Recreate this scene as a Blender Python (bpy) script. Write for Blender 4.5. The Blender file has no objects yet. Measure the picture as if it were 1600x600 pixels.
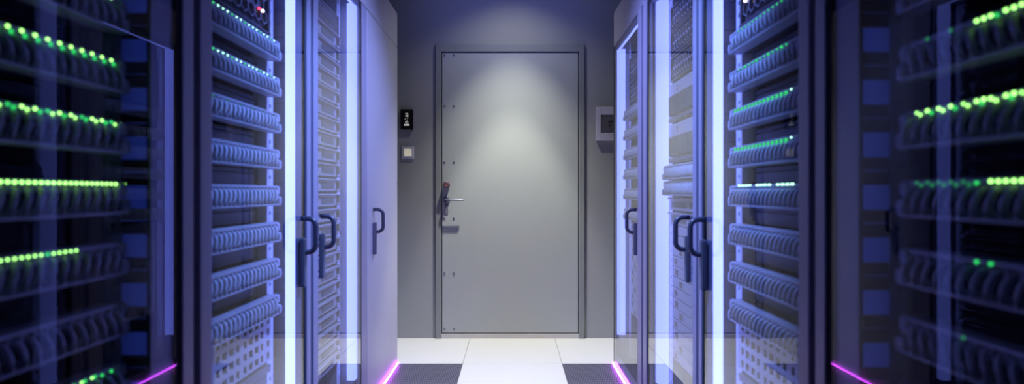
import bpy, bmesh, math, random
from mathutils import Vector, Matrix
random.seed(7)
S = bpy.context.scene
C = S.collection
CAM_H = 1.046
FPX = 872.0
WALL_Y = 4.0

# ------------------------------------------------------------------ materials
def mat(name, col, rough=0.5, metal=0.0, var=0.06, scale=12.0, bump=0.0, emit=None, es=0.0, spec=0.5):
    m = bpy.data.materials.new(name); m.use_nodes = True
    nt = m.node_tree; b = nt.nodes['Principled BSDF']
    tc = nt.nodes.new('ShaderNodeTexCoord')
    nz = nt.nodes.new('ShaderNodeTexNoise'); nz.inputs['Scale'].default_value = scale; nz.inputs['Detail'].default_value = 4
    nt.links.new(tc.outputs['Object'], nz.inputs['Vector'])
    mr = nt.nodes.new('ShaderNodeMapRange')
    mr.inputs['To Min'].default_value = 1 - var; mr.inputs['To Max'].default_value = 1 + var
    nt.links.new(nz.outputs['Fac'], mr.inputs['Value'])
    mx = nt.nodes.new('ShaderNodeVectorMath'); mx.operation = 'SCALE'
    mx.inputs[0].default_value = col[:3]
    nt.links.new(mr.outputs['Result'], mx.inputs['Scale'])
    nt.links.new(mx.outputs['Vector'], b.inputs['Base Color'])
    b.inputs['Roughness'].default_value = rough; b.inputs['Metallic'].default_value = metal
    b.inputs['Specular IOR Level'].default_value = spec
    if bump:
        bp = nt.nodes.new('ShaderNodeBump'); bp.inputs['Strength'].default_value = bump; bp.inputs['Distance'].default_value = 0.002
        nt.links.new(nz.outputs['Fac'], bp.inputs['Height']); nt.links.new(bp.outputs['Normal'], b.inputs['Normal'])
    if emit:
        b.inputs['Emission Color'].default_value = (*emit, 1); b.inputs['Emission Strength'].default_value = es
    return m

def glass_mat():
    m = bpy.data.materials.new('clear_glass'); m.use_nodes = True
    nt = m.node_tree; nt.nodes.clear()
    out = nt.nodes.new('ShaderNodeOutputMaterial')
    tr = nt.nodes.new('ShaderNodeBsdfTransparent'); tr.inputs['Color'].default_value = (0.90, 0.92, 0.97, 1)
    gl = nt.nodes.new('ShaderNodeBsdfGlossy'); gl.inputs['Roughness'].default_value = 0.0
    lw = nt.nodes.new('ShaderNodeLayerWeight'); lw.inputs['Blend'].default_value = 0.5
    p = nt.nodes.new('ShaderNodeMath'); p.operation = 'POWER'; p.inputs[1].default_value = 5.0
    nt.links.new(lw.outputs['Facing'], p.inputs[0])
    mr = nt.nodes.new('ShaderNodeMapRange'); mr.inputs['To Min'].default_value = 0.0; mr.inputs['To Max'].default_value = 2.6; mr.clamp = False
    nt.links.new(p.outputs[0], mr.inputs['Value'])
    mn = nt.nodes.new('ShaderNodeMath'); mn.operation = 'MINIMUM'; mn.inputs[1].default_value = 0.62
    nt.links.new(mr.outputs['Result'], mn.inputs[0])
    ge = nt.nodes.new('ShaderNodeNewGeometry')
    iv = nt.nodes.new('ShaderNodeMath'); iv.operation = 'SUBTRACT'; iv.inputs[0].default_value = 1.0
    nt.links.new(ge.outputs['Backfacing'], iv.inputs[1])
    mu = nt.nodes.new('ShaderNodeMath'); mu.operation = 'MULTIPLY'
    nt.links.new(mn.outputs[0], mu.inputs[0]); nt.links.new(iv.outputs[0], mu.inputs[1])
    mix = nt.nodes.new('ShaderNodeMixShader')
    nt.links.new(mu.outputs[0], mix.inputs['Fac']); nt.links.new(tr.outputs[0], mix.inputs[1]); nt.links.new(gl.outputs[0], mix.inputs[2])
    nt.links.new(mix.outputs[0], out.inputs['Surface'])
    return m

def emit_mat(name, col, strength, sampling='AUTO'):
    m = bpy.data.materials.new(name); m.use_nodes = True
    nt = m.node_tree; nt.nodes.clear()
    out = nt.nodes.new('ShaderNodeOutputMaterial'); e = nt.nodes.new('ShaderNodeEmission')
    e.inputs['Color'].default_value = (*col, 1); e.inputs['Strength'].default_value = strength
    nt.links.new(e.outputs[0], out.inputs['Surface'])
    m.cycles.emission_sampling = sampling
    return m

def grate_mat():
    m = mat('perforated_steel', (0.11, 0.11, 0.16), 0.45, 0.0, 0.03)
    nt = m.node_tree; b = nt.nodes['Principled BSDF']
    src = b.inputs['Base Color'].links[0].from_socket
    tc = nt.nodes.new('ShaderNodeTexCoord'); sp = nt.nodes.new('ShaderNodeSeparateXYZ')
    nt.links.new(tc.outputs['Object'], sp.inputs[0])
    def M(op, a, v):
        n = nt.nodes.new('ShaderNodeMath'); n.operation = op
        for i, q in enumerate((a, v)):
            if q is None: continue
            if isinstance(q, (int, float)): n.inputs[i].default_value = q
            else: nt.links.new(q, n.inputs[i])
        return n.outputs[0]
    def holes(off):
        fx = M('SUBTRACT', M('FRACT', M('ADD', M('DIVIDE', sp.outputs['X'], 0.0134), 100 + off), None), 0.5)
        fy = M('SUBTRACT', M('FRACT', M('ADD', M('DIVIDE', sp.outputs['Y'], 0.054), 100 + off), None), 0.5)
        fx = M('DIVIDE', fx, 0.32); fy = M('DIVIDE', fy, 0.19)
        return M('LESS_THAN', M('ADD', M('MULTIPLY', fx, fx), M('MULTIPLY', fy, fy)), 1.0)
    h = M('MAXIMUM', holes(0.0), holes(0.5))
    mx = nt.nodes.new('ShaderNodeMix'); mx.data_type = 'RGBA'
    nt.links.new(h, mx.inputs['Factor']); nt.links.new(src, mx.inputs[6])
    mx.inputs[7].default_value = (0.006, 0.006, 0.009, 1)
    nt.links.new(mx.outputs[2], b.inputs['Base Color'])
    bp = nt.nodes.new('ShaderNodeBump'); bp.invert = True; bp.inputs['Strength'].default_value = 0.5; bp.inputs['Distance'].default_value = 0.002
    nt.links.new(h, bp.inputs['Height']); nt.links.new(bp.outputs['Normal'], b.inputs['Normal'])
    return m

M_WALL = mat('grey_plaster_wall', (0.33, 0.345, 0.335), 0.85, 0, 0.04, 3.0, 0.05)
M_DOOR = mat('grey_painted_steel', (0.385, 0.415, 0.395), 0.42, 0, 0.025, 4.0)
M_DFRAME = mat('grey_door_frame', (0.24, 0.26, 0.25), 0.5, 0, 0.03, 5.0)
M_SEAL = mat('black_rubber_seal', (0.008, 0.008, 0.010), 0.8)
M_SILL = mat('pale_metal_sill', (0.55, 0.54, 0.50), 0.5)
M_TILE = mat('white_floor_laminate', (0.56, 0.56, 0.545), 0.45, 0, 0.02, 6.0)
M_GROUT = mat('grey_tile_joint', (0.30, 0.30, 0.30), 0.9)
M_CEIL = mat('dark_ceiling_paint', (0.25, 0.25, 0.27), 0.9)
M_GRATE = grate_mat()
M_CAB = mat('lavender_grey_powder_coat', (0.31, 0.295, 0.40), 0.42, 0, 0.03, 8.0)
M_CABL = mat('pale_grey_powder_coat', (0.44, 0.43, 0.49), 0.45, 0, 0.02, 8.0)
M_INT = mat('dark_cabinet_interior', (0.045, 0.045, 0.055), 0.6)
M_SLAT = mat('charcoal_slats', (0.10, 0.10, 0.12), 0.55)
M_PALE = mat('pale_side_panel', (0.50, 0.50, 0.55), 0.5)
M_RAIL = mat('zinc_rail', (0.72, 0.73, 0.76), 0.40, 0.0)
M_PANEL = mat('grey_panel_plastic', (0.42, 0.43, 0.48), 0.45)
M_CABLE = mat('grey_cable_sheath', (0.58, 0.60, 0.66), 0.45)
M_PORT = mat('dark_port_recess', (0.035, 0.035, 0.042), 0.6)
M_BLANK = mat('graphite_blank', (0.055, 0.056, 0.07), 0.5)
M_CHAS = mat('black_chassis', (0.018, 0.018, 0.022), 0.45)
M_HEX = mat('dark_hex_grille', (0.10, 0.10, 0.125), 0.4)
M_HEXP = mat('grey_hex_grille', (0.26, 0.26, 0.30), 0.4)
M_SRV = mat('warm_grey_server_front', (0.40, 0.39, 0.40), 0.5)
M_SRVD = mat('dark_server_vent', (0.13, 0.13, 0.14), 0.6)
M_HAND = mat('dark_handle_plastic', (0.075, 0.075, 0.105), 0.35)
M_PLATE = mat('grey_lock_plate', (0.16, 0.16, 0.20), 0.35)
M_DARKGL = mat('black_glass_front', (0.004, 0.004, 0.005), 0.15)
M_WHITEP = mat('white_plastic', (0.62, 0.61, 0.68), 0.4)
M_YEL = mat('warm_white_rocker', (0.85, 0.82, 0.62), 0.4, emit=(1.0, 0.95, 0.72), es=0.28)
M_STEEL = mat('brushed_steel', (0.15, 0.16, 0.22), 0.38, 0.35)
M_LOCK = mat('dark_plum_lock', (0.11, 0.075, 0.085), 0.3)
M_GLASS = glass_mat()
def frosted():
    m = bpy.data.materials.new('frosted_polycarbonate'); m.use_nodes = True
    nt = m.node_tree; nt.nodes.clear()
    out = nt.nodes.new('ShaderNodeOutputMaterial'); a = nt.nodes.new('ShaderNodeBsdfTranslucent'); d = nt.nodes.new('ShaderNodeBsdfDiffuse'); mx = nt.nodes.new('ShaderNodeMixShader')
    a.inputs['Color'].default_value = (0.22, 0.28, 0.38, 1); d.inputs['Color'].default_value = (0.3, 0.32, 0.38, 1); mx.inputs['Fac'].default_value = 0.3
    nt.links.new(a.outputs[0], mx.inputs[1]); nt.links.new(d.outputs[0], mx.inputs[2]); nt.links.new(mx.outputs[0], out.inputs['Surface'])
    return m
M_FROST = frosted()
STRIP = emit_mat('blue_white_led_diffuser', (1.08, 1.36, 5.6), 1.0)
PINK = emit_mat('magenta_led_diffuser', (2.3, 0.25, 3.6), 5.0)
LED_G = emit_mat('lime_status_led', (1.5, 4.0, 0.70), 1.3)
LED_D = emit_mat('green_status_led', (0.05, 1.3, 0.22), 1.0)
LED_W = emit_mat('mint_status_led', (1.6, 4.0, 2.2), 1.6)
LED_H = emit_mat('green_port_light', (0.05, 1.2, 0.22), 0.9)
LED_F = emit_mat('faint_green_status_led', (0.03, 0.34, 0.12), 0.8)
LED_R = emit_mat('red_status_led', (4.0, 0.15, 0.35), 1.4)
LED_LK = emit_mat('dim_red_lock_light', (0.75, 0.12, 0.16), 1.0)
LED_RW = emit_mat('white_status_led', (5.0, 4.0, 3.6), 1.8)
TEXTM = emit_mat('display_glow', (0.9, 0.9, 0.86), 0.6)

# ------------------------------------------------------------------ mesh helpers
class MB:
    def __init__(s): s.bm = bmesh.new()
    def box(s, x0, x1, y0, y1, z0, z1, bev=0.0, seg=2):
        x0, x1 = min(x0, x1), max(x0, x1)
        r = bmesh.ops.create_cube(s.bm, size=1.0)
        vs = r['verts']
        for v in vs:
            v.co = Vector(((x0 + x1) / 2 + v.co.x * (x1 - x0), (y0 + y1) / 2 + v.co.y * (y1 - y0), (z0 + z1) / 2 + v.co.z * (z1 - z0)))
        if bev > 0:
            es = list({e for v in vs for e in v.link_edges})
            bmesh.ops.bevel(s.bm, geom=es, offset=bev, segments=seg, profile=0.6, affect='EDGES')
        return s
    def tube(s, pts, r, n=8, caps=True):
        pts = [Vector(p) for p in pts]
        rings = []; up = None
        for i, p in enumerate(pts):
            a = pts[max(i - 1, 0)]; b = pts[min(i + 1, len(pts) - 1)]
            t = (b - a).normalized()
            if up is None:
                up = Vector((0, 0, 1)) if abs(t.z) < 0.9 else Vector((0, 1, 0))
            u = (up - t * up.dot(t)).normalized(); w = t.cross(u); up = u
            rr = r[i] if isinstance(r, (list, tuple)) else r
            rings.append([s.bm.verts.new(p + (u * math.cos(k * 2 * math.pi / n) + w * math.sin(k * 2 * math.pi / n)) * rr) for k in range(n)])
        for A, B in zip(rings, rings[1:]):
            for k in range(n):
                f = s.bm.faces.new((A[k], A[(k + 1) % n], B[(k + 1) % n], B[k])); f.smooth = True
        if caps:
            s.bm.faces.new(list(reversed(rings[0]))); s.bm.faces.new(rings[-1])
        return s
    def cyl(s, p0, p1, r, n=16, bev=0.0):
        p0, p1 = Vector(p0), Vector(p1)
        if bev:
            d = (p1 - p0).normalized()
            return s.tube([p0, p0 + d * 1e-5, p1 - d * bev, p1], [r, r, r, r - bev], n)
        return s.tube([p0, p1], r, n)
    def hexgrid(s, x, y0, y1, z0, z1, pitch, wall, depth):
        # honeycomb grille in the YZ plane, front face at x, going back by depth
        R = pitch / math.sqrt(3); ri = R - wall
        cols = int((y1 - y0) / pitch); dz = R * 1.5; rows = max(1, int((z1 - z0 - R * 0.5) / dz))
        oy = (y0 + y1) / 2 - cols * pitch / 2 + pitch * 0.25; oz = (z0 + z1) / 2 - (rows - 1) * dz / 2
        for j in range(rows):
            for i in range(cols):
                cy = oy + (i + 0.25 + (0.5 if j % 2 else 0)) * pitch; cz = oz + j * dz
                if cy > y1 - pitch * 0.3: continue
                o = [s.bm.verts.new((x, cy + R * math.sin(k * math.pi / 3), cz + R * math.cos(k * math.pi / 3))) for k in range(6)]
                n = [s.bm.verts.new((x, cy + ri * math.sin(k * math.pi / 3), cz + ri * math.cos(k * math.pi / 3))) for k in range(6)]
                d = [s.bm.verts.new((x - depth, v.co.y, v.co.z)) for v in n]
                for k in range(6):
                    q = (k + 1) % 6
                    s.bm.faces.new((o[k], o[q], n[q], n[k])); s.bm.faces.new((n[k], n[q], d[q], d[k]))
        return s
    def mesh(s, name, m):
        bmesh.ops.recalc_face_normals(s.bm, faces=s.bm.faces[:])
        me = bpy.data.meshes.new(name); s.bm.to_mesh(me); s.bm.free()
        me.materials.append(m)
        return me
    def obj(s, name, m, parent=None, loc=None):
        return link(name, s.mesh(name, m), parent, loc)

def link(name, me, parent=None, loc=None, rot=None):
    o = bpy.data.objects.new(name, me); C.objects.link(o)
    if parent is not None: o.parent = parent
    if loc is not None: o.location = loc
    if rot is not None: o.rotation_euler = rot
    return o

def tag(o, label=None, cat=None, group=None, kind=None):
    if label: o['label'] = label
    if cat: o['category'] = cat
    if group: o['group'] = group
    if kind: o['kind'] = kind
    return o

def thing(name, label, cat, loc=(0, 0, 0), rz=0, group=None, kind=None):
    o = bpy.data.objects.new(name, None); C.objects.link(o)
    o.empty_display_size = 0.05
    o.location = loc; o.rotation_euler = (0, 0, rz)
    return tag(o, label, cat, group, kind)

def arc(c, r, a0, a1, n, f):
    return [f(c[0] + r * math.cos(a0 + (a1 - a0) * i / n), c[1] + r * math.sin(a0 + (a1 - a0) * i / n)) for i in range(n + 1)]

# ------------------------------------------------------------------ room
ROOM_X, FRONT_Y, CEIL_Z = 1.75, -0.5, 2.75
b = MB(); b.box(-ROOM_X, ROOM_X, FRONT_Y, WALL_Y + 0.2, -0.12, -0.006)
fl = b.obj('floor', M_GROUT); tag(fl, 'white floor of large square tiles in the aisle', 'floor', kind='structure')
b = MB(); g = 0.0014
xs = [-1.5, -0.9, -0.3, 0.305, 0.905, 1.505]; ys = [FRONT_Y, 0.4, 1.0, 1.6, 2.2, 2.8, 3.4, WALL_Y]
for j in range(len(ys) - 1):
    for i in range(len(xs) - 1):
        if ys[j] < 3.39 and i in (1, 3): continue          # perforated tiles and cabinets stand here
        if ys[j] < 3.39 and i in (0, 4): continue
        b.box(xs[i] + g, xs[i + 1] - g, ys[j] + g, ys[j + 1] - g, -0.0055, 0.0, 0.0008, 1)
t = b.obj('tiles', M_TILE, fl)
DX0, DX1, DZ1 = -0.545, 0.518, 1.046 + 230 / 218.0           # outer edge of the door frame
b = MB()
b.box(-ROOM_X, DX0, WALL_Y, WALL_Y + 0.2, 0, CEIL_Z); b.box(DX1, ROOM_X, WALL_Y, WALL_Y + 0.2, 0, CEIL_Z)
b.box(DX0, DX1, WALL_Y, WALL_Y + 0.2, DZ1, CEIL_Z)
w = b.obj('wall_back', M_WALL); tag(w, 'plain grey wall around the steel door', 'wall', kind='structure')
for nm, x0, x1 in (('wall_left', -ROOM_X - 0.1, -ROOM_X), ('wall_right', ROOM_X, ROOM_X + 0.1)):
    w = MB().box(x0, x1, FRONT_Y, WALL_Y, 0, CEIL_Z).obj(nm, M_WALL); tag(w, kind='structure')
c = MB().box(-ROOM_X, ROOM_X, FRONT_Y, WALL_Y + 0.2, CEIL_Z, CEIL_Z + 0.1).obj('ceiling', M_CEIL); tag(c, kind='structure')

# door
door = thing('door_1', 'grey steel door with lever handle at the end of the aisle', 'door', (0, WALL_Y, 0), kind='structure')
LX0, LX1, LZ0, LZ1 = -0.500, 0.473, 0.040, 1.046 + 217 / 218.0
b = MB()
b.box(DX0, LX0 - 0.006, -0.02, 0.12, 0, DZ1, 0.002, 1); b.box(LX1 + 0.006, DX1, -0.02, 0.12, 0, DZ1, 0.002, 1)
b.box(LX0 - 0.006, LX1 + 0.006, -0.02, 0.12, LZ1 + 0.006, DZ1, 0.002, 1)
b.obj('door_frame', M_DFRAME, door)
MB().box(LX0 - 0.006, LX1 + 0.006, 0.03, 0.12, 0.0, LZ1 + 0.006).obj('rubber_seal', M_SEAL, door)
MB().box(LX0 - 0.006, LX1 + 0.006, -0.012, 0.03, 0.0, LZ0 - 0.007, 0.002, 1).obj('threshold', M_SILL, door)
leaf = MB().box(LX0, LX1, -0.012, 0.03, LZ0, LZ1, 0.002, 1).obj('door_leaf', M_DOOR, door)
for py in (87, 166, 253, 340, 426, 513):
    for px in (695, 709.5):
        x = (px - 800) / 218.0; z = 1.046 + (300 - py) / 218.0
        MB().cyl((x, -0.0125, z), (x, -0.017, z), 0.0075, 12, 0.003).obj('rivet', M_PLATE, leaf)
kx, kz = -0.466, 1.046 + 11.5 / 218
lk = MB().cyl((kx, -0.013, kz), (kx, -0.068, kz), 0.024, 24, 0.006).obj('door_lock', M_LOCK, door)
MB().cyl((kx + 0.002, -0.0685, kz - 0.006), (kx + 0.002, -0.0695, kz - 0.006), 0.0035, 10).obj('lock_light', LED_LK, lk)
hz = 1.046 - 12.5 / 218; hx = -0.468
h = MB().cyl((hx, -0.013, hz), (hx, -0.023, hz), 0.026, 24, 0.003)
h.cyl((hx, -0.02, hz), (hx, -0.06, hz), 0.011, 16)
h.tube([(hx - 0.004, -0.058, hz), (hx + 0.02, -0.062, hz), (hx + 0.125, -0.062, hz + 0.001), (hx + 0.128, -0.058, hz + 0.001)], 0.006, 12)
h.obj('lever_handle', M_STEEL, door)
MB().box(hx - 0.012, hx + 0.012, -0.016, -0.012, hz - 0.10, hz - 0.03, 0.002, 1).obj('key_plate', M_PLATE, door)

# access keypad, switch and fire panel on the back wall
def text_part(parent, s, x, z, size, yy):
    cu = bpy.data.curves.new('txt', 'FONT'); cu.body = s; cu.size = size; cu.align_x = 'CENTER'; cu.align_y = 'CENTER'; cu.extrude = 0.0004
    tmp = bpy.data.objects.new('tmp', cu); C.objects.link(tmp)
    dg = bpy.context.evaluated_depsgraph_get(); dg.update()
    me = bpy.data.meshes.new_from_object(tmp.evaluated_get(dg)); bpy.data.objects.remove(tmp); bpy.data.curves.remove(cu)
    me.materials.clear(); me.materials.append(TEXTM)
    return link('display_text', me, parent, (x, yy, z), (math.pi / 2, 0, 0))
tx, tz = (636.5 - 800) / 218, 1.046 + (300 - 187) / 218
kp = thing('access_keypad', 'black upright access keypad with lit white symbols left of the door', 'keypad', (tx, WALL_Y, tz))
MB().box(-0.044, 0.044, -0.022, 0, -0.072, 0.072, 0.003, 2).obj('keypad_body', M_DARKGL, kp)
text_part(kp, '8.00', 0, 0.041, 0.012, -0.0225)
text_part(kp, '48', 0, 0.024, 0.024, -0.0225)
text_part(kp, 'm  Y', -0.003, 0.003, 0.012, -0.0225)
b = MB(); b.tube(arc((0, -0.021), 0.0095, 0, 2 * math.pi, 20, lambda u, v: (u, -0.0226, v)), 0.0012, 6, False); b.cyl((0.001, -0.0222, -0.021), (0.001, -0.0232, -0.021), 0.003, 8)
b.obj('ring_symbol', TEXTM, kp)
b = MB()
for k in range(4): b.box(-0.019 + k * 0.0100, -0.019 + k * 0.0100 + 0.0075, -0.0232, -0.0222, -0.046, -0.034)
b.obj('bar_symbol', TEXTM, kp)
sx, sz = (637.5 - 800) / 218, 1.046 + (300 - 238.5) / 218
sw = thing('light_switch', 'square light switch with a glowing cream rocker below the keypad', 'switch', (sx, WALL_Y, sz))
MB().box(-0.044, 0.044, -0.010, 0, -0.044, 0.044, 0.003, 2).obj('switch_plate', M_WHITEP, sw)
MB().box(-0.0265, 0.0265, -0.016, -0.009, -0.026, 0.026, 0.003, 2).obj('rocker', M_YEL, sw)
px, pz = 0.735, 1.046 + (300 - 194) / 218
fp = thing('wall_control_box', 'pale control box with a dark screen right of the door', 'control box', (px, WALL_Y, pz))
b = MB()
b.box(-0.135, -0.102, -0.030, 0, -0.12, 0.12, 0.002, 1); b.box(0.102, 0.135, -0.030, 0, -0.12, 0.12, 0.002, 1)
b.box(-0.103, 0.103, -0.030, 0, 0.065, 0.12, 0.002, 1); b.box(-0.103, 0.103, -0.030, 0, -0.12, -0.065, 0.002, 1)
b.obj('box_frame', M_WHITEP, fp)
MB().box(-0.104, 0.104, -0.024, 0, -0.066, 0.066).obj('screen', M_SRVD, fp)
MB().cyl((-0.040, -0.023, -0.012), (-0.040, -0.028, -0.012), 0.007, 12).obj('keyhole', M_CHAS, fp)
MB().box(-0.052, -0.012, -0.026, -0.023, 0.012, 0.018).obj('label_bar', M_CHAS, fp)

# ------------------------------------------------------------------ raised floor grates and magenta strips
for x0, x1, lab in ((-0.685, -0.302, 'left'), (0.307, 0.608, 'right')):
    gt = MB().box(x0, x1, 0.4, 3.398, -0.02, 0.001, 0.001, 1).obj('perforated_floor_tile', M_GRATE)
    tag(gt, f'dark perforated floor tile along the {lab} row of cabinets', 'floor tile', 'perforated floor tiles')
for s, F in ((-1, 0.700), (1, 0.620)):
    st = thing('floor_light_strip', 'magenta light strip on the floor along the ' + ('left' if s < 0 else 'right') + ' cabinets', 'light strip', (s * F, 0, 0), group='magenta floor light strips')
    x0 = s * -0.003; x1 = s * -0.0145
    MB().box(x0, x1, 1.9, 3.395, 0.002, 0.005).obj('strip_channel', M_RAIL, st)
    MB().box(s * -0.004, s * -0.0135, 1.9, 3.393, 0.0045, 0.016, 0.003, 2).obj('diffuser', PINK, st)

# ------------------------------------------------------------------ cabinets
CAB_TOP, HEAD_Z = CAM_H + 1.09, CAM_H + 0.885
def handle(parent, s, y):
    # curved grip standing off the door, with a lozenge lock plate under it
    pts = [(-0.002, -0.088), (-0.022, -0.088)] + [(-0.024 - 0.026 * math.sin(a), -0.114 + 0.026 * math.cos(a)) for a in [i * math.pi / 12 for i in range(0, 7)]]
    pts += [(-0.050, -0.145), (-0.050, -0.170)] + [(-0.024 - 0.026 * math.cos(a), -0.174 - 0.026 * math.sin(a)) for a in [i * math.pi / 12 for i in range(0, 7)]]
    pts += [(-0.014, -0.200), (-0.004, -0.200)]
    hd = MB().tube([(s * d, y, CAM_H + h) for d, h in pts], 0.0088, 12).obj('handle', M_HAND, parent)
    MB().box(s * -0.018, s * 0.001, y - 0.011, y + 0.011, CAM_H - 0.315, CAM_H - 0.152, 0.0065, 3).obj('lock_plate', M_PLATE, parent)

def cabinet(s, F, y0, y1, label, near, far, hy, strip=None, solid=False, slotted=False, opened=False):
    W = y1 - y0
    cab = thing('server_cabinet', label, 'server cabinet', (s * F, y0, 0), group='server cabinets along the aisle')
    g = 0.003
    X = lambda d: s * d
    MB().box(X(0.012), X(0.9), g, W - g, CAB_TOP - 0.02, CAB_TOP, 0.002, 1).obj('top_panel', M_CAB, cab)
    MB().box(X(0.012), X(0.9), g, W - g, 0.0, 0.03).obj('base_plinth', M_INT, cab)
    MB().box(X(0.88), X(0.9), g, W - g, 0.03, CAB_TOP - 0.02).obj('back_panel', M_INT, cab)
    MB().box(X(0.14 if opened else 0.012), X(0.88), g, g + 0.012, 0.03, CAB_TOP - 0.02).obj('side_panel', M_INT if not solid else M_CABL, cab)
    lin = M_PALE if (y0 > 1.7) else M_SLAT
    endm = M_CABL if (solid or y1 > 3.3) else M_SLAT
    if slotted:
        b = MB().box(X(0.012), X(0.053), W - g - 0.012, W - g, 0.03, CAB_TOP - 0.02); b.box(X(0.127), X(0.88), W - g - 0.012, W - g, 0.03, CAB_TOP - 0.02)
        b.obj('side_panel', M_BLANK, cab)
        MB().box(X(0.053), X(0.127), W - g - 0.008, W - g - 0.004, 0.03, CAB_TOP - 0.02).obj('side_window', M_FROST, cab)
    else:
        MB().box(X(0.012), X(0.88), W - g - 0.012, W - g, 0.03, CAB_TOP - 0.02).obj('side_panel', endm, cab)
    MB().box(X(0.0), X(0.03), g, W - g, HEAD_Z, CAB_TOP, 0.003, 1).obj('header', M_CAB if not solid else M_CABL, cab)
    if solid:
        dr = MB().box(X(-0.0), X(0.02), near, W - g, 0.012, HEAD_Z - 0.004, 0.002, 1).obj('door', M_CABL, cab)
        MB().box(X(0.0), X(0.03), g, near - 0.004, 0.012, HEAD_Z - 0.004, 0.003, 1).obj('door_stile', M_CAB, cab)
        MB().box(X(-0.0015), X(0.004), W - 0.012, W - g - 0.0005, CAM_H + 0.045, CAM_H + 0.06, 0.001, 1).obj('hinge', M_PLATE, cab)
        handle(dr, s, hy - y0)
        return cab
    # slatted inner liner of the far side panel: one slat per rack unit
    b = MB(); yb = W - g - 0.012
    if slotted:
        z = 0.155
        while z < CAB_TOP - 0.05:
            b.box(X(0.050), X(0.135), yb - 0.006, yb, z, z + 0.0265, 0.001, 1); b.box(X(0.050), X(0.135), yb - 0.006, yb, z + 0.0285, z + 0.053, 0.001, 1)
            z += 0.1005
        b.box(X(0.128), X(0.145), yb - 0.012, yb, 0.05, CAB_TOP - 0.03, 0.001, 1)
        b.obj('slat_liner', M_BLANK, cab)
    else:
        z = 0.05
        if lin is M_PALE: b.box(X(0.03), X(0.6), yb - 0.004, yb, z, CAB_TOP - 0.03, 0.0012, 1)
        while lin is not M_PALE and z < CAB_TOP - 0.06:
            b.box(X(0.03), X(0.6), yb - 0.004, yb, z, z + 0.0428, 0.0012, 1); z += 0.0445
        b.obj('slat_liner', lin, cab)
    # mounting rails, pierced
    for ya, yc in ((0.045, 0.085), (W - 0.090, W - 0.044)):
        b = MB(); m = (ya + yc) / 2
        b.box(X(0.085), X(0.09), ya, m - 0.006, 0.06, CAB_TOP - 0.04); b.box(X(0.085), X(0.09), m + 0.006, yc, 0.06, CAB_TOP - 0.04)
        z = 0.06; n = 0
        while z < CAB_TOP - 0.05:
            b.box(X(0.085), X(0.09), m - 0.006, m + 0.006, z, z + 0.0265); z += 0.0385
        b.box(X(0.09), X(0.13), ya, ya + 0.004, 0.06, CAB_TOP - 0.04); b.box(X(0.09), X(0.13), yc - 0.004, yc, 0.06, CAB_TOP - 0.04)
        b.obj('mounting_rail', M_RAIL, cab)
    # door: near stile with a channel, far stile behind the glass, rails, glass
    b = MB(); fr = lambda a: g + (near - g) * a
    zt, zb = HEAD_Z - 0.004, 0.012
    b.box(X(-0.006), X(0.035), fr(0.05), fr(0.34), zb, zt, 0.004, 2)
    b.box(X(0.012), X(0.035), fr(0.30), fr(0.56), zb, zt)
    b.box(X(-0.006), X(0.035), fr(0.52), fr(0.86), zb, zt, 0.004, 2)
    b.box(X(0.006), X(0.035), fr(0.82), near, zb, zt)
    b.box(X(0.0065), X(0.032), near, W - g, zt - 0.03, zt); b.box(X(0.0065), X(0.032), near, W - g, zb, zb + 0.035)
    dr = b.obj('door', M_CAB, cab)
    MB().box(X(0.0065), X(0.010), W - g - far, W - g, zb, zt, 0.001, 1).obj('rear_stile', M_CAB, dr)
    MB().box(X(0.0), X(0.006), near - 0.004, W - g, zb, zt).obj('glass', M_GLASS, dr)
    MB().box(X(-0.001), X(0.007), W - g, W - g + 0.002, zb, zt).obj('edge_seal', M_SEAL, dr)
    if hy: handle(dr, s, hy - y0)
    if strip:
        d0, d1 = strip
        ch = MB().box(X(d0 - 0.004), X(d1 + 0.004), yb - 0.014, yb - 0.0045, 0.185, CAM_H + 0.862)
        ch = ch.obj('light_bar', M_RAIL, cab)
        MB().box(X(d0), X(d1), yb - 0.044, yb - 0.0138, 0.19, CAM_H + 0.857, 0.003, 2).obj('diffuser', STRIP, ch)
        MB().box(X(d0 + 0.004), X(d0 + 0.016), near + 0.02, yb - 0.045, CAM_H + 0.845, CAM_H + 0.857, 0.002, 1).obj('diffuser', STRIP, ch)
    if opened:      # added second bar hidden behind near stile, lights panels and side window
        ch = MB().box(X(0.040), X(0.056), 0.050, 0.054, 0.185, CAM_H + 0.862).obj('light_bar', M_RAIL, cab)
        MB().box(X(0.040), X(0.056), 0.030, 0.0498, 0.19, CAM_H + 0.857, 0.003, 2).obj('diffuser', STRIP, ch)
        MB().box(X(0.040), X(0.056), 0.0542, 0.070, 0.19, CAM_H + 0.857, 0.003, 2).obj('diffuser', STRIP, ch)
    return cab

FL, FR = 0.700, 0.620
LB = [0.440, 1.166, 1.878, 2.590, 3.410]
RB = [0.330, 1.0855, 1.800, 2.540, 3.400]
cabinet(-1, FL, LB[0], LB[1], 'dark glass server cabinet nearest the camera on the left', 0.13, 0.072, None, slotted=True)
cabinet(-1, FL, LB[1], LB[2], 'glass cabinet of cabled patch panels, second on the left', 0.147, 0.050, 1.850, strip=(0.012, 0.040), opened=True)
cabinet(-1, FL, LB[2], LB[3], 'glass cabinet holding a tall stack of slim grey servers', 0.142, 0.025, 2.036, strip=(0.012, 0.050))
cabinet(-1, FL, LB[3], LB[4], 'cabinet with solid pale door, left of the steel door', 0.105, 0, 2.815, solid=True)
cabinet(1, FR, RB[0], RB[1], 'dark glass server cabinet nearest the camera on the right', 0.13, 0.075, None, slotted=True)
cabinet(1, FR, RB[1], RB[2], 'glass cabinet of cabled patch panels, second on the right', 0.130, 0.050, 1.785, strip=(0.012, 0.040), opened=True)
cabinet(1, FR, RB[2], RB[3], 'glass cabinet of honeycomb grilles and wide servers, third on right', 0.117, 0.040, 1.945, strip=(0.028, 0.078))
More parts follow.
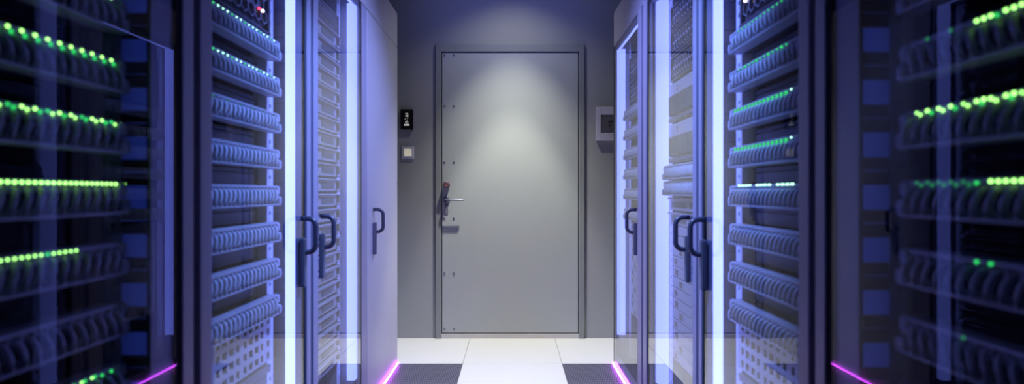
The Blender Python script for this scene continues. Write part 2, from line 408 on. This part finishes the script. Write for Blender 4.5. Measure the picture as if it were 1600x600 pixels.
cabinet(1, FR, RB[3], RB[4], 'glass cabinet at the aisle end beside the wall control box', 0.222, 0.050, 2.775, strip=(0.012, 0.060))

# ------------------------------------------------------------------ rack equipment (front faces local +X, width along Y)
def place(name, label, cat, s, F, yc, H, group):
    return thing(name, label, cat, (s * (F + 0.085), yc, CAM_H + H), 0 if s < 0 else math.pi, group)

NCOL, CP = 20, 0.0238
def cable_mesh(dy, k):
    r = random.Random(k)
    j = lambda a: r.uniform(-a, a)
    b = MB()
    pts = [(0.010, 0, 0.017), (0.030, j(.001), 0.0175), (0.0385, dy * 0.2, 0.013), (0.0425, dy * 0.5 + j(.001), 0.002), (0.0425, dy * 0.85, -0.009), (0.038, dy + j(.002), -0.019), (0.026, dy * 1.25, -0.0245)]
    # smooth
    P = [Vector(p) for p in pts]; out = []
    for i in range(len(P) - 1):
        p0 = P[max(i - 1, 0)]; p1 = P[i]; p2 = P[i + 1]; p3 = P[min(i + 2, len(P) - 1)]
        for t in (0, 0.5):
            out.append(0.5 * ((2 * p1) + (p2 - p0) * t + (2 * p0 - 5 * p1 + 4 * p2 - p3) * t * t + (3 * p1 - p0 - 3 * p2 + p3) * t ** 3))
    out.append(P[-1])
    b.tube(out, 0.0046, 8)
    return b.mesh('patch_cable', M_CABLE)
CABLES = {+1: [cable_mesh(0.012, k) for k in range(4)], -1: [cable_mesh(-0.012, k + 9) for k in range(4)]}
b = MB(); b.box(-0.004, 0.004, -0.25, 0.25, -0.030, 0.030); b.box(-0.09, -0.003, -0.225, 0.225, -0.022, 0.026)
FACE = b.mesh('face_plate', M_PORT)
b = MB()
b.box(0.002, 0.036, -0.252, 0.252, 0.0225, 0.0315, 0.0035, 2)            # hood over the ports
b.box(0.002, 0.041, 0.230, 0.256, 0.001, 0.0315, 0.0115, 4); b.box(0.002, 0.041, -0.256, -0.230, 0.001, 0.0315, 0.0115, 4)
for k in range(NCOL + 1):
    y = -NCOL * CP / 2 + k * CP
    b.box(0.003, 0.037, y - 0.0024, y + 0.0024, 0.010, 0.026, 0.001, 1)
HOOD = b.mesh('port_hood', M_PANEL)
b = MB()
b.box(0.002, 0.044, -0.252, 0.252, -0.0315, -0.0255, 0.0028, 2)           # cable tray
b.box(0.002, 0.047, 0.230, 0.257, -0.0315, -0.001, 0.0115, 4); b.box(0.002, 0.047, -0.257, -0.230, -0.0315, -0.001, 0.0115, 4)
for k in range(NCOL + 1):
    y = -NCOL * CP / 2 + k * CP
    b.tube([(0.041, y, -0.026), (0.0445, y, -0.016), (0.043, y, -0.008)], 0.0028, 6)
TRAY = b.mesh('cable_tray', M_PANEL)
def ledmesh(m, r):
    b = MB(); bmesh.ops.create_icosphere(b.bm, subdivisions=2, radius=r)
    me = b.mesh('status_light', m)
    for f in me.polygons: f.use_smooth = True
    return me
LM = {'G': ledmesh(LED_G, 0.0026), 'g': ledmesh(LED_D, 0.0027), 'W': ledmesh(LED_W, 0.0022), 'f': ledmesh(LED_F, 0.0028), 'h': ledmesh(LED_H, 0.0042), 'w': ledmesh(LED_W, 0.0019), 'b': ledmesh(LED_G, 0.0020)}

def patch_panel(label, s, F, yc, H, slant, lights, group):
    """lights(y_world, k) -> list of (letter, dx_along_y, dz) for the column k"""
    t = place('patch_panel', label, 'patch panel', s, F, yc, H, group)
    link('face_plate', FACE, t); link('port_hood', HOOD, t); link('cable_tray', TRAY, t)
    for k in range(NCOL):
        y = -NCOL * CP / 2 + (k + 0.5) * CP
        link('patch_cable', CABLES[slant][random.randrange(4)], t, (0, y, 0))
        yw = yc + (y if s < 0 else -y)
        for (c, dy, dz) in lights(yw, k):
            link('status_light', LM[c], t, (0.0365 if dz > -0.008 else 0.0375, y + dy + 0.0119, 0.0265 + dz))
    return t

HS = [0.4505 - 0.1155 * i for i in range(8)]
none = lambda y, k: []
ORD = ['first', 'second', 'third', 'fourth', 'fifth', 'sixth', 'seventh', 'eighth']
# cabinet L1 (dark)
ycL1 = LB[1] - 0.338; ycR1 = RB[1] - 0.378
PA = 'patch panels in the left cabinet nearest the camera'
patch_panel('cabled patch panel with dim green lights, highest in the nearest left cabinet', -1, FL, ycL1, HS[1], 1, lambda y, k: [('g' if k % 3 else 'b', 0, 0)] if y > 0.98 else [('f', 0, 0)], PA)
patch_panel('patch panel with single lime lights, second from top in nearest left cabinet', -1, FL, ycL1, HS[2], 1, lambda y, k: [('G', 0, 0), ('g', 0.006, -0.006)], PA)
patch_panel('patch panel with paired lime lights, third from top in nearest left cabinet', -1, FL, ycL1, HS[3], -1, lambda y, k: [('G' if (k * 7) % 3 else 'g', 0, 0), ('b' if k % 2 == 0 else 'g', 0.010, -0.003)], PA)
patch_panel('patch panel with unbroken row of lime lights in nearest left cabinet', -1, FL, ycL1, HS[4], -1, lambda y, k: [('G', 0, 0), ('G', 0.0119, 0)], PA)
patch_panel('patch panel lit along its near part only, below the unbroken left row', -1, FL, ycL1, HS[5], -1, lambda y, k: ([('b', 0, 0), ('b', 0.0119, 0)] if k % 4 else [('g', 0, 0), ('b', 0.0119, 0)]) if y < 0.955 else [], PA)
patch_panel('unlit cabled patch panel low in the nearest left cabinet', -1, FL, ycL1, HS[6], 1, none, PA)
patch_panel('lowest patch panel in the nearest left cabinet, with a few green lights', -1, FL, ycL1, HS[7], 1, lambda y, k: [('b', 0, 0), ('g', 0.007, 0)] if 0.93 < y < 1.0 else ([('g', 0, -0.003)] if 0.88 < y < 1.04 else []), PA)
# cabinet R1 (dark)
PB = 'patch panels in the right cabinet nearest the camera'
patch_panel('cabled patch panel at the very top of the nearest right cabinet', 1, FR, ycR1, HS[1], 1, lambda y, k: [('f', 0, 0)], PB)
patch_panel('patch panel with lime lights slanting up, second in nearest right cabinet', 1, FR, ycR1, HS[2], 1, lambda y, k: ([('G', 0, 0)] + ([('G', 0.0119, 0)] if k % 3 else [('g', 0.009, -0.002)])) if y < 0.832 else ([('f', 0, 0)] if k % 2 else []), PB)
patch_panel('patch panel lit across its whole width in nearest right cabinet', 1, FR, ycR1, HS[3], -1, lambda y, k: [('G' if k % 4 else 'b', 0, 0), ('g' if k % 2 else 'b', 0.008, -0.004)] + ([('G', 0.0119, 0.001)] if y < 0.83 and k % 3 else []), PB)
patch_panel('patch panel with level row of lime lights in nearest right cabinet', 1, FR, ycR1, HS[4], -1, lambda y, k: ([('G', 0, 0), ('G', 0.0119, 0)] if k % 5 else [('g', 0, -0.002)]) if y < 0.832 else [('f', 0, 0), ('f', 0.010, -0.004)], PB)
patch_panel('patch panel with two or three faint green lights in nearest right cabinet', 1, FR, ycR1, HS[5], -1, lambda y, k: [('g', 0, 0)] if 0.78 < y < 0.835 else [], PB)
patch_panel('unlit cabled patch panel low in the nearest right cabinet', 1, FR, ycR1, HS[6], 1, lambda y, k: [('f', 0, 0)] if 0.82 < y < 0.845 else [], PB)
patch_panel('lowest unlit cabled patch panel in the nearest right cabinet', 1, FR, ycR1, HS[7], 1, none, PB)
# cabinets L2 and R2
ycL2, ycR2, ycR4 = LB[2] - 0.338, RB[2] - 0.345, RB[4] - 0.338
PC = 'patch panels in the second left cabinet'; PD = 'patch panels in the second right cabinet'
for i in range(8):
    if i < 2:
        fn = lambda y, k: [('W' if (k * 5) % 7 > 1 else 'g', 0, -0.002)]
        lab = f'blue-lit patch panel with mint lights, {ORD[i]} from top in second left cabinet'
    elif i == 2:
        fn = lambda y, k: [('f', 0, -0.004)] if k % 3 == 0 else []
        lab = 'blue-lit patch panel with looped cables, third from top in second left cabinet'
    else:
        fn = none; lab = f'blue-lit patch panel with looped cables, {ORD[i]} from top in second left cabinet'
    patch_panel(lab, -1, FL, ycL2, HS[i], 1 if i < 2 else -1, fn, PC)
    if i < 2:
        fn = (lambda y, k: [('g', 0, -0.003)] if y < 1.72 - 0.05 and y > 1.33 else []) if i == 0 else (lambda y, k: [('h' if k % 3 == 0 else 'g', 0, -0.002)] if 1.36 < y < 1.66 else [])
        lab = f'blue-lit patch panel with faint green lights, {ORD[i]} from top in second right cabinet'
    elif i < 4:
        fn = lambda y, k: ([('W', 0, 0)] if 1.328 < y < 1.353 else [('h', -0.001, -0.003), ('h', 0.003, -0.0105)]) if y > 1.328 else []
        lab = f'patch panel with green double lights, {ORD[i]} from top in second right cabinet'
    elif i == 4:
        fn = lambda y, k: [('W', 0, 0.004), ('W', 0.0085, 0.004)] if (y > 1.33 and k % 5) else []
        lab = 'patch panel with bright mint light row, fifth from top in second right cabinet'
    else:
        fn = none; lab = f'blue-lit patch panel with looped cables, {ORD[i]} from top in second right cabinet'
    patch_panel(lab, 1, FR, ycR2, HS[i], 1 if i < 2 else -1, fn, PD)
for i in range(6):
    patch_panel(f'small distant patch panel, {ORD[i]} from top in the cabinet at the aisle end', 1, FR, ycR4, HS[i], 1, none, 'patch panels in the aisle end cabinet')

# dark blanking panels between the patch panels of L2 / R2
b = MB(); b.box(-0.036, -0.030, -0.245, 0.245, -0.026, 0.010, 0.001, 1); b.box(-0.036, -0.030, -0.245, 0.245, 0.0125, 0.026, 0.001, 1)
b.box(-0.3, -0.036, -0.22, 0.22, -0.024, 0.024)
BL = b.mesh('blanking_panel', M_BLANK)
for s, F, yc, nm in ((-1, FL, ycL2, 'left'), (1, FR, ycR2, 'right')):
    for i in range(7):
        t = link('blanking_panel', BL, None, (s * (F + 0.085), yc, CAM_H + (HS[i] + HS[i + 1]) / 2), (0, 0, 0 if s < 0 else math.pi))
        tag(t, f'dark recessed blanking panel under the {ORD[i]} patch panel of the second {nm} cabinet', 'blanking panel', f'blanking panels in the second {nm} cabinet')

# perforated vent plates under the patch panels
b = MB(); z0, z1 = -0.074, 0.074
NR, NC = 4, 13
pz = (z1 - z0) / NR; py = 0.49 / NC
for j in range(NR + 1):
    z = z0 + j * pz; b.box(0.004, 0.012, -0.25, 0.25, max(z0, z - 0.0075), min(z1, z + 0.0075))
for i in range(NC + 1):
    y = -0.245 + i * py; b.box(0.005, 0.0115, y - (0.013 if i % 4 == 0 else 0.0075), y + (0.013 if i % 4 == 0 else 0.0075), z0, z1)
VG = b.mesh('vent_grid', M_PANEL)
VB = MB().box(-0.05, -0.02, -0.24, 0.24, z0, z1).mesh('vent_back', M_PORT)
for s, F, yc, nm in ((-1, FL, ycL2, 'left'), (1, FR, ycR2, 'right')):
    t = place('vent_panel', f'pale vent panel of square holes below the second {nm} cabinet\'s patch panels', 'vent panel', s, F, yc, -0.462, 'square-holed vent panels')
    link('vent_grid', VG, t); link('vent_back', VB, t)
    # plain drawer beneath
    t = place('storage_unit', f'plain dark unit under the vent panel of the second {nm} cabinet', 'storage unit', s, F, yc, -0.66, 'plain storage units')
    MB().box(-0.4, 0.004, -0.24, 0.24, -0.11, 0.11, 0.003, 1).obj('unit_body', M_BLANK, t)
    MB().box(0.003, 0.012, -0.25, 0.25, 0.085, 0.11, 0.003, 1).obj('unit_lip', M_SLAT, t)

# honeycomb-fronted chassis
def honey(label, s, F, yc, H, hh, pitch, mb, mh, group, leds=()):
    t = place('honeycomb_server', label, 'server', s, F, yc, H, group)
    MB().box(-0.5, -0.004, -0.225, 0.225, -hh / 2 + 0.001, hh / 2 - 0.001).obj('chassis', mb, t)
    b = MB(); b.hexgrid(0.008, -0.24, 0.24, -hh / 2 + 0.004, hh / 2 - 0.004, pitch, pitch * 0.10, 0.010)
    b.obj('honeycomb_grille', mh, t)
    b = MB(); b.box(-0.004, 0.010, -0.25, 0.25, -hh / 2 + 0.0005, -hh / 2 + 0.007, 0.001, 1); b.box(-0.004, 0.010, -0.25, 0.25, hh / 2 - 0.007, hh / 2 - 0.0005, 0.001, 1)
    b.box(-0.004, 0.010, -0.25, -0.238, -hh / 2, hh / 2, 0.001, 1); b.box(-0.004, 0.010, 0.238, 0.25, -hh / 2, hh / 2, 0.001, 1)
    b.obj('bezel', mb, t)
    for (mm, y, z, r) in leds:
        MB().cyl((0.006, y, z), (0.013, y, z), r, 12).obj('status_light', mm, t)
    return t
HG = 'honeycomb-fronted servers'
honey('black honeycomb server with red light atop second left cabinet', -1, FL, ycL2, 0.585, 0.165, 0.042, M_CHAS, M_HEX, HG,
      [(LED_RW, 1.735 - ycL2, -0.022, 0.004), (LED_R, 1.712 - ycL2, -0.022, 0.0035)])
honey('black honeycomb server with red light atop second right cabinet', 1, FR, ycR2, 0.585, 0.165, 0.042, M_CHAS, M_HEX, HG,
      [(LED_RW, -(1.663 - ycR2), -0.014, 0.005), (LED_R, -(1.628 - ycR2), -0.016, 0.0042)])
ycL3, ycR3 = LB[3] - 0.338, RB[3] - 0.338
honey('upper dark honeycomb unit on top of the left stack of slim servers', -1, FL, ycL3, 0.763, 0.044, 0.022, M_SLAT, M_HEXP, HG)
honey('lower dark honeycomb unit on top of the left stack of slim servers', -1, FL, ycL3, 0.717, 0.044, 0.022, M_SLAT, M_HEXP, HG)
for i, (H, hh) in enumerate(((0.750, 0.105), (0.642, 0.105), (0.532, 0.105))):
    honey(f'grey honeycomb server, {ORD[i]} from top in the third right cabinet', 1, FR, ycR3, H, hh, 0.036, M_SLAT, M_HEXP, HG)
for i, (H, hh) in enumerate(((0.715, 0.14), (0.572, 0.14))):
    honey(f'honeycomb server, {ORD[i]} from top in the cabinet at the aisle end', 1, FR, ycR4, H, hh, 0.036, M_SLAT, M_HEXP, HG)

# slim servers of L3
PH = 0.0634
b = MB(); b.box(-0.5, 0.0, -0.225, 0.225, -PH / 2 + 0.001, PH / 2 - 0.001); SB = b.mesh('chassis', M_SLAT)
b = MB(); b.box(-0.001, 0.010, -0.25, 0.21, -PH / 2 + 0.006, PH / 2 - 0.004, 0.002, 1)
b.box(-0.001, 0.022, -0.25, 0.235, PH / 2 - 0.011, PH / 2 - 0.004, 0.002, 1)
b.box(-0.001, 0.016, 0.205, 0.25, -PH / 2 + 0.004, -PH / 2 + 0.018, 0.002, 1); b.box(-0.001, 0.016, 0.238, 0.25, -PH / 2 + 0.004, PH / 2 - 0.004, 0.002, 1)
SF = b.mesh('bezel', M_SRV)
b = MB()
b.box(0.0095, 0.0115, 0.02, 0.17, -0.014, 0.010); b.box(0.0095, 0.0115, -0.22, -0.03, -0.014, 0.010)
SV = b.mesh('vent_slot', M_SRVD)
SP = MB().box(0.0, 0.006, 0.213, 0.236, -0.012, 0.016, 0.001, 1).mesh('drive_bay', M_PORT)
def slim(label, s, F, yc, H, group, sc=1.0):
    t = place('rack_server', label, 'server', s, F, yc, H, group)
    for nm, me in (('chassis', SB), ('bezel', SF), ('vent_slot', SV), ('drive_bay', SP)):
        o = link(nm, me, t)
    return t
NUM = ['topmost', 'second', 'third', 'fourth', 'fifth', 'sixth', 'seventh', 'eighth', 'ninth', 'tenth', 'eleventh', 'twelfth', 'thirteenth', 'fourteenth', 'fifteenth',
       'sixteenth', 'seventeenth', 'eighteenth', 'nineteenth', 'twentieth', 'twenty-first', 'twenty-second', 'twenty-third', 'twenty-fourth']
H0 = 0.694 - PH / 2
for i in range(23):
    slim(f'slim grey server, {NUM[i]} from the top in the third left cabinet\'s stack' if i else 'slim grey server topmost in the third left cabinet, under the honeycomb units', -1, FL, ycL3, H0 - i * PH, 'slim grey servers in the third left cabinet')

# wide servers of R3
def wide(label, H, hh):
    t = place('wide_server', label, 'server', 1, FR, ycR3, H, 'wide servers in the third right cabinet')
    MB().box(-0.5, 0.0, -0.225, 0.225, -hh / 2 + 0.001, hh / 2 - 0.001).obj('chassis', M_SLAT, t)
    MB().box(-0.001, 0.012, -0.25, 0.25, -hh / 2 + 0.003, hh / 2 - 0.003, 0.004, 2).obj('bezel', M_SRV, t)
    b = MB(); b.box(0.011, 0.024, -0.225, 0.205, -hh * 0.32, hh * 0.16, 0.004, 2)
    for k in range(22): b.box(0.022, 0.0265, -0.215 + k * 0.0190, -0.215 + k * 0.0190 + 0.010, -hh * 0.29, hh * 0.13)
    b.obj('grille', M_SRVD, t)
    b = MB()
    for k in range(2): b.cyl((0.011, -0.14, hh * 0.28 + k * 0.014), (0.0135, -0.14, hh * 0.28 + k * 0.014), 0.005, 12)
    b.obj('round_port', M_PORT, t)
    MB().box(0.011, 0.020, -0.24, 0.24, -hh * 0.47, -hh * 0.37, 0.002, 1).obj('lip', M_SRVD, t)
wide('wide server with dark grille, upper of two in the third right cabinet', 0.383, 0.172)
wide('wide server with dark grille, lower of two in the third right cabinet', 0.209, 0.172)
patch_panel('patch panel with slanted cables below the two wide servers', 1, FR, ycR3, 0.083, 1, none, 'patch panels in the third right cabinet')
patch_panel('lower patch panel with slanted cables, above the slim servers on the right', 1, FR, ycR3, 0.016, 1, none, 'patch panels in the third right cabinet')
for i in range(2):
    slim(f'slim grey server with ledge, {("upper" if i == 0 else "lower")} of two in the third right cabinet', 1, FR, ycR3, -0.052 - i * PH, 'slim servers in the third right cabinet')
# one-unit drive servers of R3 and R4
UH = 0.0445
UB = MB().box(-0.5, 0.0, -0.225, 0.225, -UH / 2 + 0.0008, UH / 2 - 0.0008).mesh('chassis', M_SLAT)
UF = MB().box(-0.001, 0.006, -0.225, 0.212, -UH / 2 + 0.0018, UH / 2 - 0.0018, 0.0015, 1).mesh('bezel', M_PANEL)
def drives(off):
    b = MB(); b.box(0.0055, 0.008, -0.185 + off, -0.150 + off, -0.012, 0.012, 0.001, 1); b.box(0.0055, 0.008, 0.05 + off * 0.6, 0.088 + off * 0.6, -0.012, 0.012, 0.001, 1)
    return b.mesh('drive_bay', M_SRVD)
UD = [drives(-0.01), drives(0.0), drives(0.06)]
for i in range(13):
    t = place('storage_server', f'thin pale storage server, {NUM[i]} from the top of the third right cabinet\'s lower stack' if i else 'thin pale storage server topmost of the third right cabinet\'s lower stack', 'server', 1, FR, ycR3, -0.163 - i * UH, 'thin storage servers in the third right cabinet')
    link('chassis', UB, t); link('bezel', UF, t); link('drive_bay', UD[(0, 1, 2)[i % 3]], t)
for i in range(12):
    t = place('storage_server', f'thin storage server, {NUM[i]} from the top under the aisle end cabinet\'s patch panels' if i else 'thin storage server topmost under the aisle end cabinet\'s patch panels', 'server', 1, FR, ycR4, -0.200 - i * UH, 'thin storage servers in the aisle end cabinet')
    link('chassis', UB, t); link('bezel', UF, t); link('drive_bay', UD[(1, 0, 2)[i % 3]], t)

# ------------------------------------------------------------------ lights
def spot(name, loc, target, power, angle, blend, col, r=0.02):
    d = bpy.data.lights.new(name, 'SPOT'); d.energy = power; d.spot_size = math.radians(angle); d.spot_blend = blend; d.color = col; d.shadow_soft_size = r
    o = bpy.data.objects.new(name, d); C.objects.link(o); o.location = loc
    o.rotation_euler = (Vector(target) - Vector(loc)).to_track_quat('-Z', 'Y').to_euler(); return o
WARM = (1.0, 0.985, 0.88)
DLX, DLY = 0.0, WALL_Y - 0.47
DLZ = CEIL_Z - 0.02
spot('downlight_core', (DLX, DLY, DLZ), (DLX, DLY, 0), 150, 47, 0.42, WARM)
spot('downlight_beam', (DLX, DLY, DLZ), (DLX, DLY, 0), 215, 68, 1.0, WARM)
spot('downlight_spill', (DLX, DLY, DLZ), (DLX, DLY, 0), 27, 116, 1.0, WARM)
spot('wall_blue_fill', (0, 2.62, CEIL_Z - 0.05), (0, WALL_Y, 2.42), 28, 74, 1.0, (0.20, 0.25, 1.0), 0.04)  # added fill with no fixture, tints the upper back wall blue
def area(name, loc, rot, sx, sy, power, col):
    d = bpy.data.lights.new(name, 'AREA'); d.shape = 'RECTANGLE'; d.size = sx; d.size_y = sy; d.energy = power; d.color = col
    o = bpy.data.objects.new(name, d); C.objects.link(o); o.location = loc; o.rotation_euler = rot; return o
VIO = (0.29, 0.37, 1.0)
for sd in (-1, 1):  # added out-of-view blue fills that flood the cabinet fronts and interiors
    spot('blue_fill_spot', (-sd * 0.45, 2.20, CEIL_Z - 0.06), (sd * 0.75, 2.60, 0.80), 275, 66, 1.0, VIO, 0.04)
    spot('blue_fill_spot', (-sd * 0.40, 1.50, CEIL_Z - 0.06), (sd * 0.75, 1.86, 0.95), 260, 34, 0.7, (0.21, 0.36, 1.0), 0.04)
spot('aisle_bounce_fill', (0, 2.35, DLZ), (0, 2.25, 0), 52, 48, 0.9, WARM)  # added fill, bounces off the white tiles to lift the lower cabinets

wd = bpy.data.worlds.new('World'); S.world = wd; wd.use_nodes = True
wd.node_tree.nodes['Background'].inputs['Color'].default_value = (0.02, 0.02, 0.06, 1)
wd.node_tree.nodes['Background'].inputs['Strength'].default_value = 0.15

# ------------------------------------------------------------------ camera
cd = bpy.data.cameras.new('camera'); cam = bpy.data.objects.new('camera', cd); C.objects.link(cam)
cam.location = (0, 0, CAM_H); cam.rotation_euler = (math.pi / 2, 0, 0)
cd.sensor_width = 36; cd.sensor_fit = 'HORIZONTAL'; cd.lens = FPX / 1600 * 36; cd.clip_start = 0.02; cd.clip_end = 50
cd.dof.use_dof = True; cd.dof.focus_distance = 3.5; cd.dof.aperture_fstop = cd.lens / 10.5
S.camera = cam
S.view_settings.view_transform = 'Standard'; S.view_settings.look = 'None'
S.view_settings.gamma = 1.0; S.view_settings.exposure = 0.0; S.view_settings.use_curve_mapping = False
S.cycles.max_bounces = 10; S.cycles.transparent_max_bounces = 24; S.cycles.glossy_bounces = 5; S.cycles.diffuse_bounces = 4
S.cycles.sample_clamp_indirect = 6.0
S.cycles.caustics_reflective = False
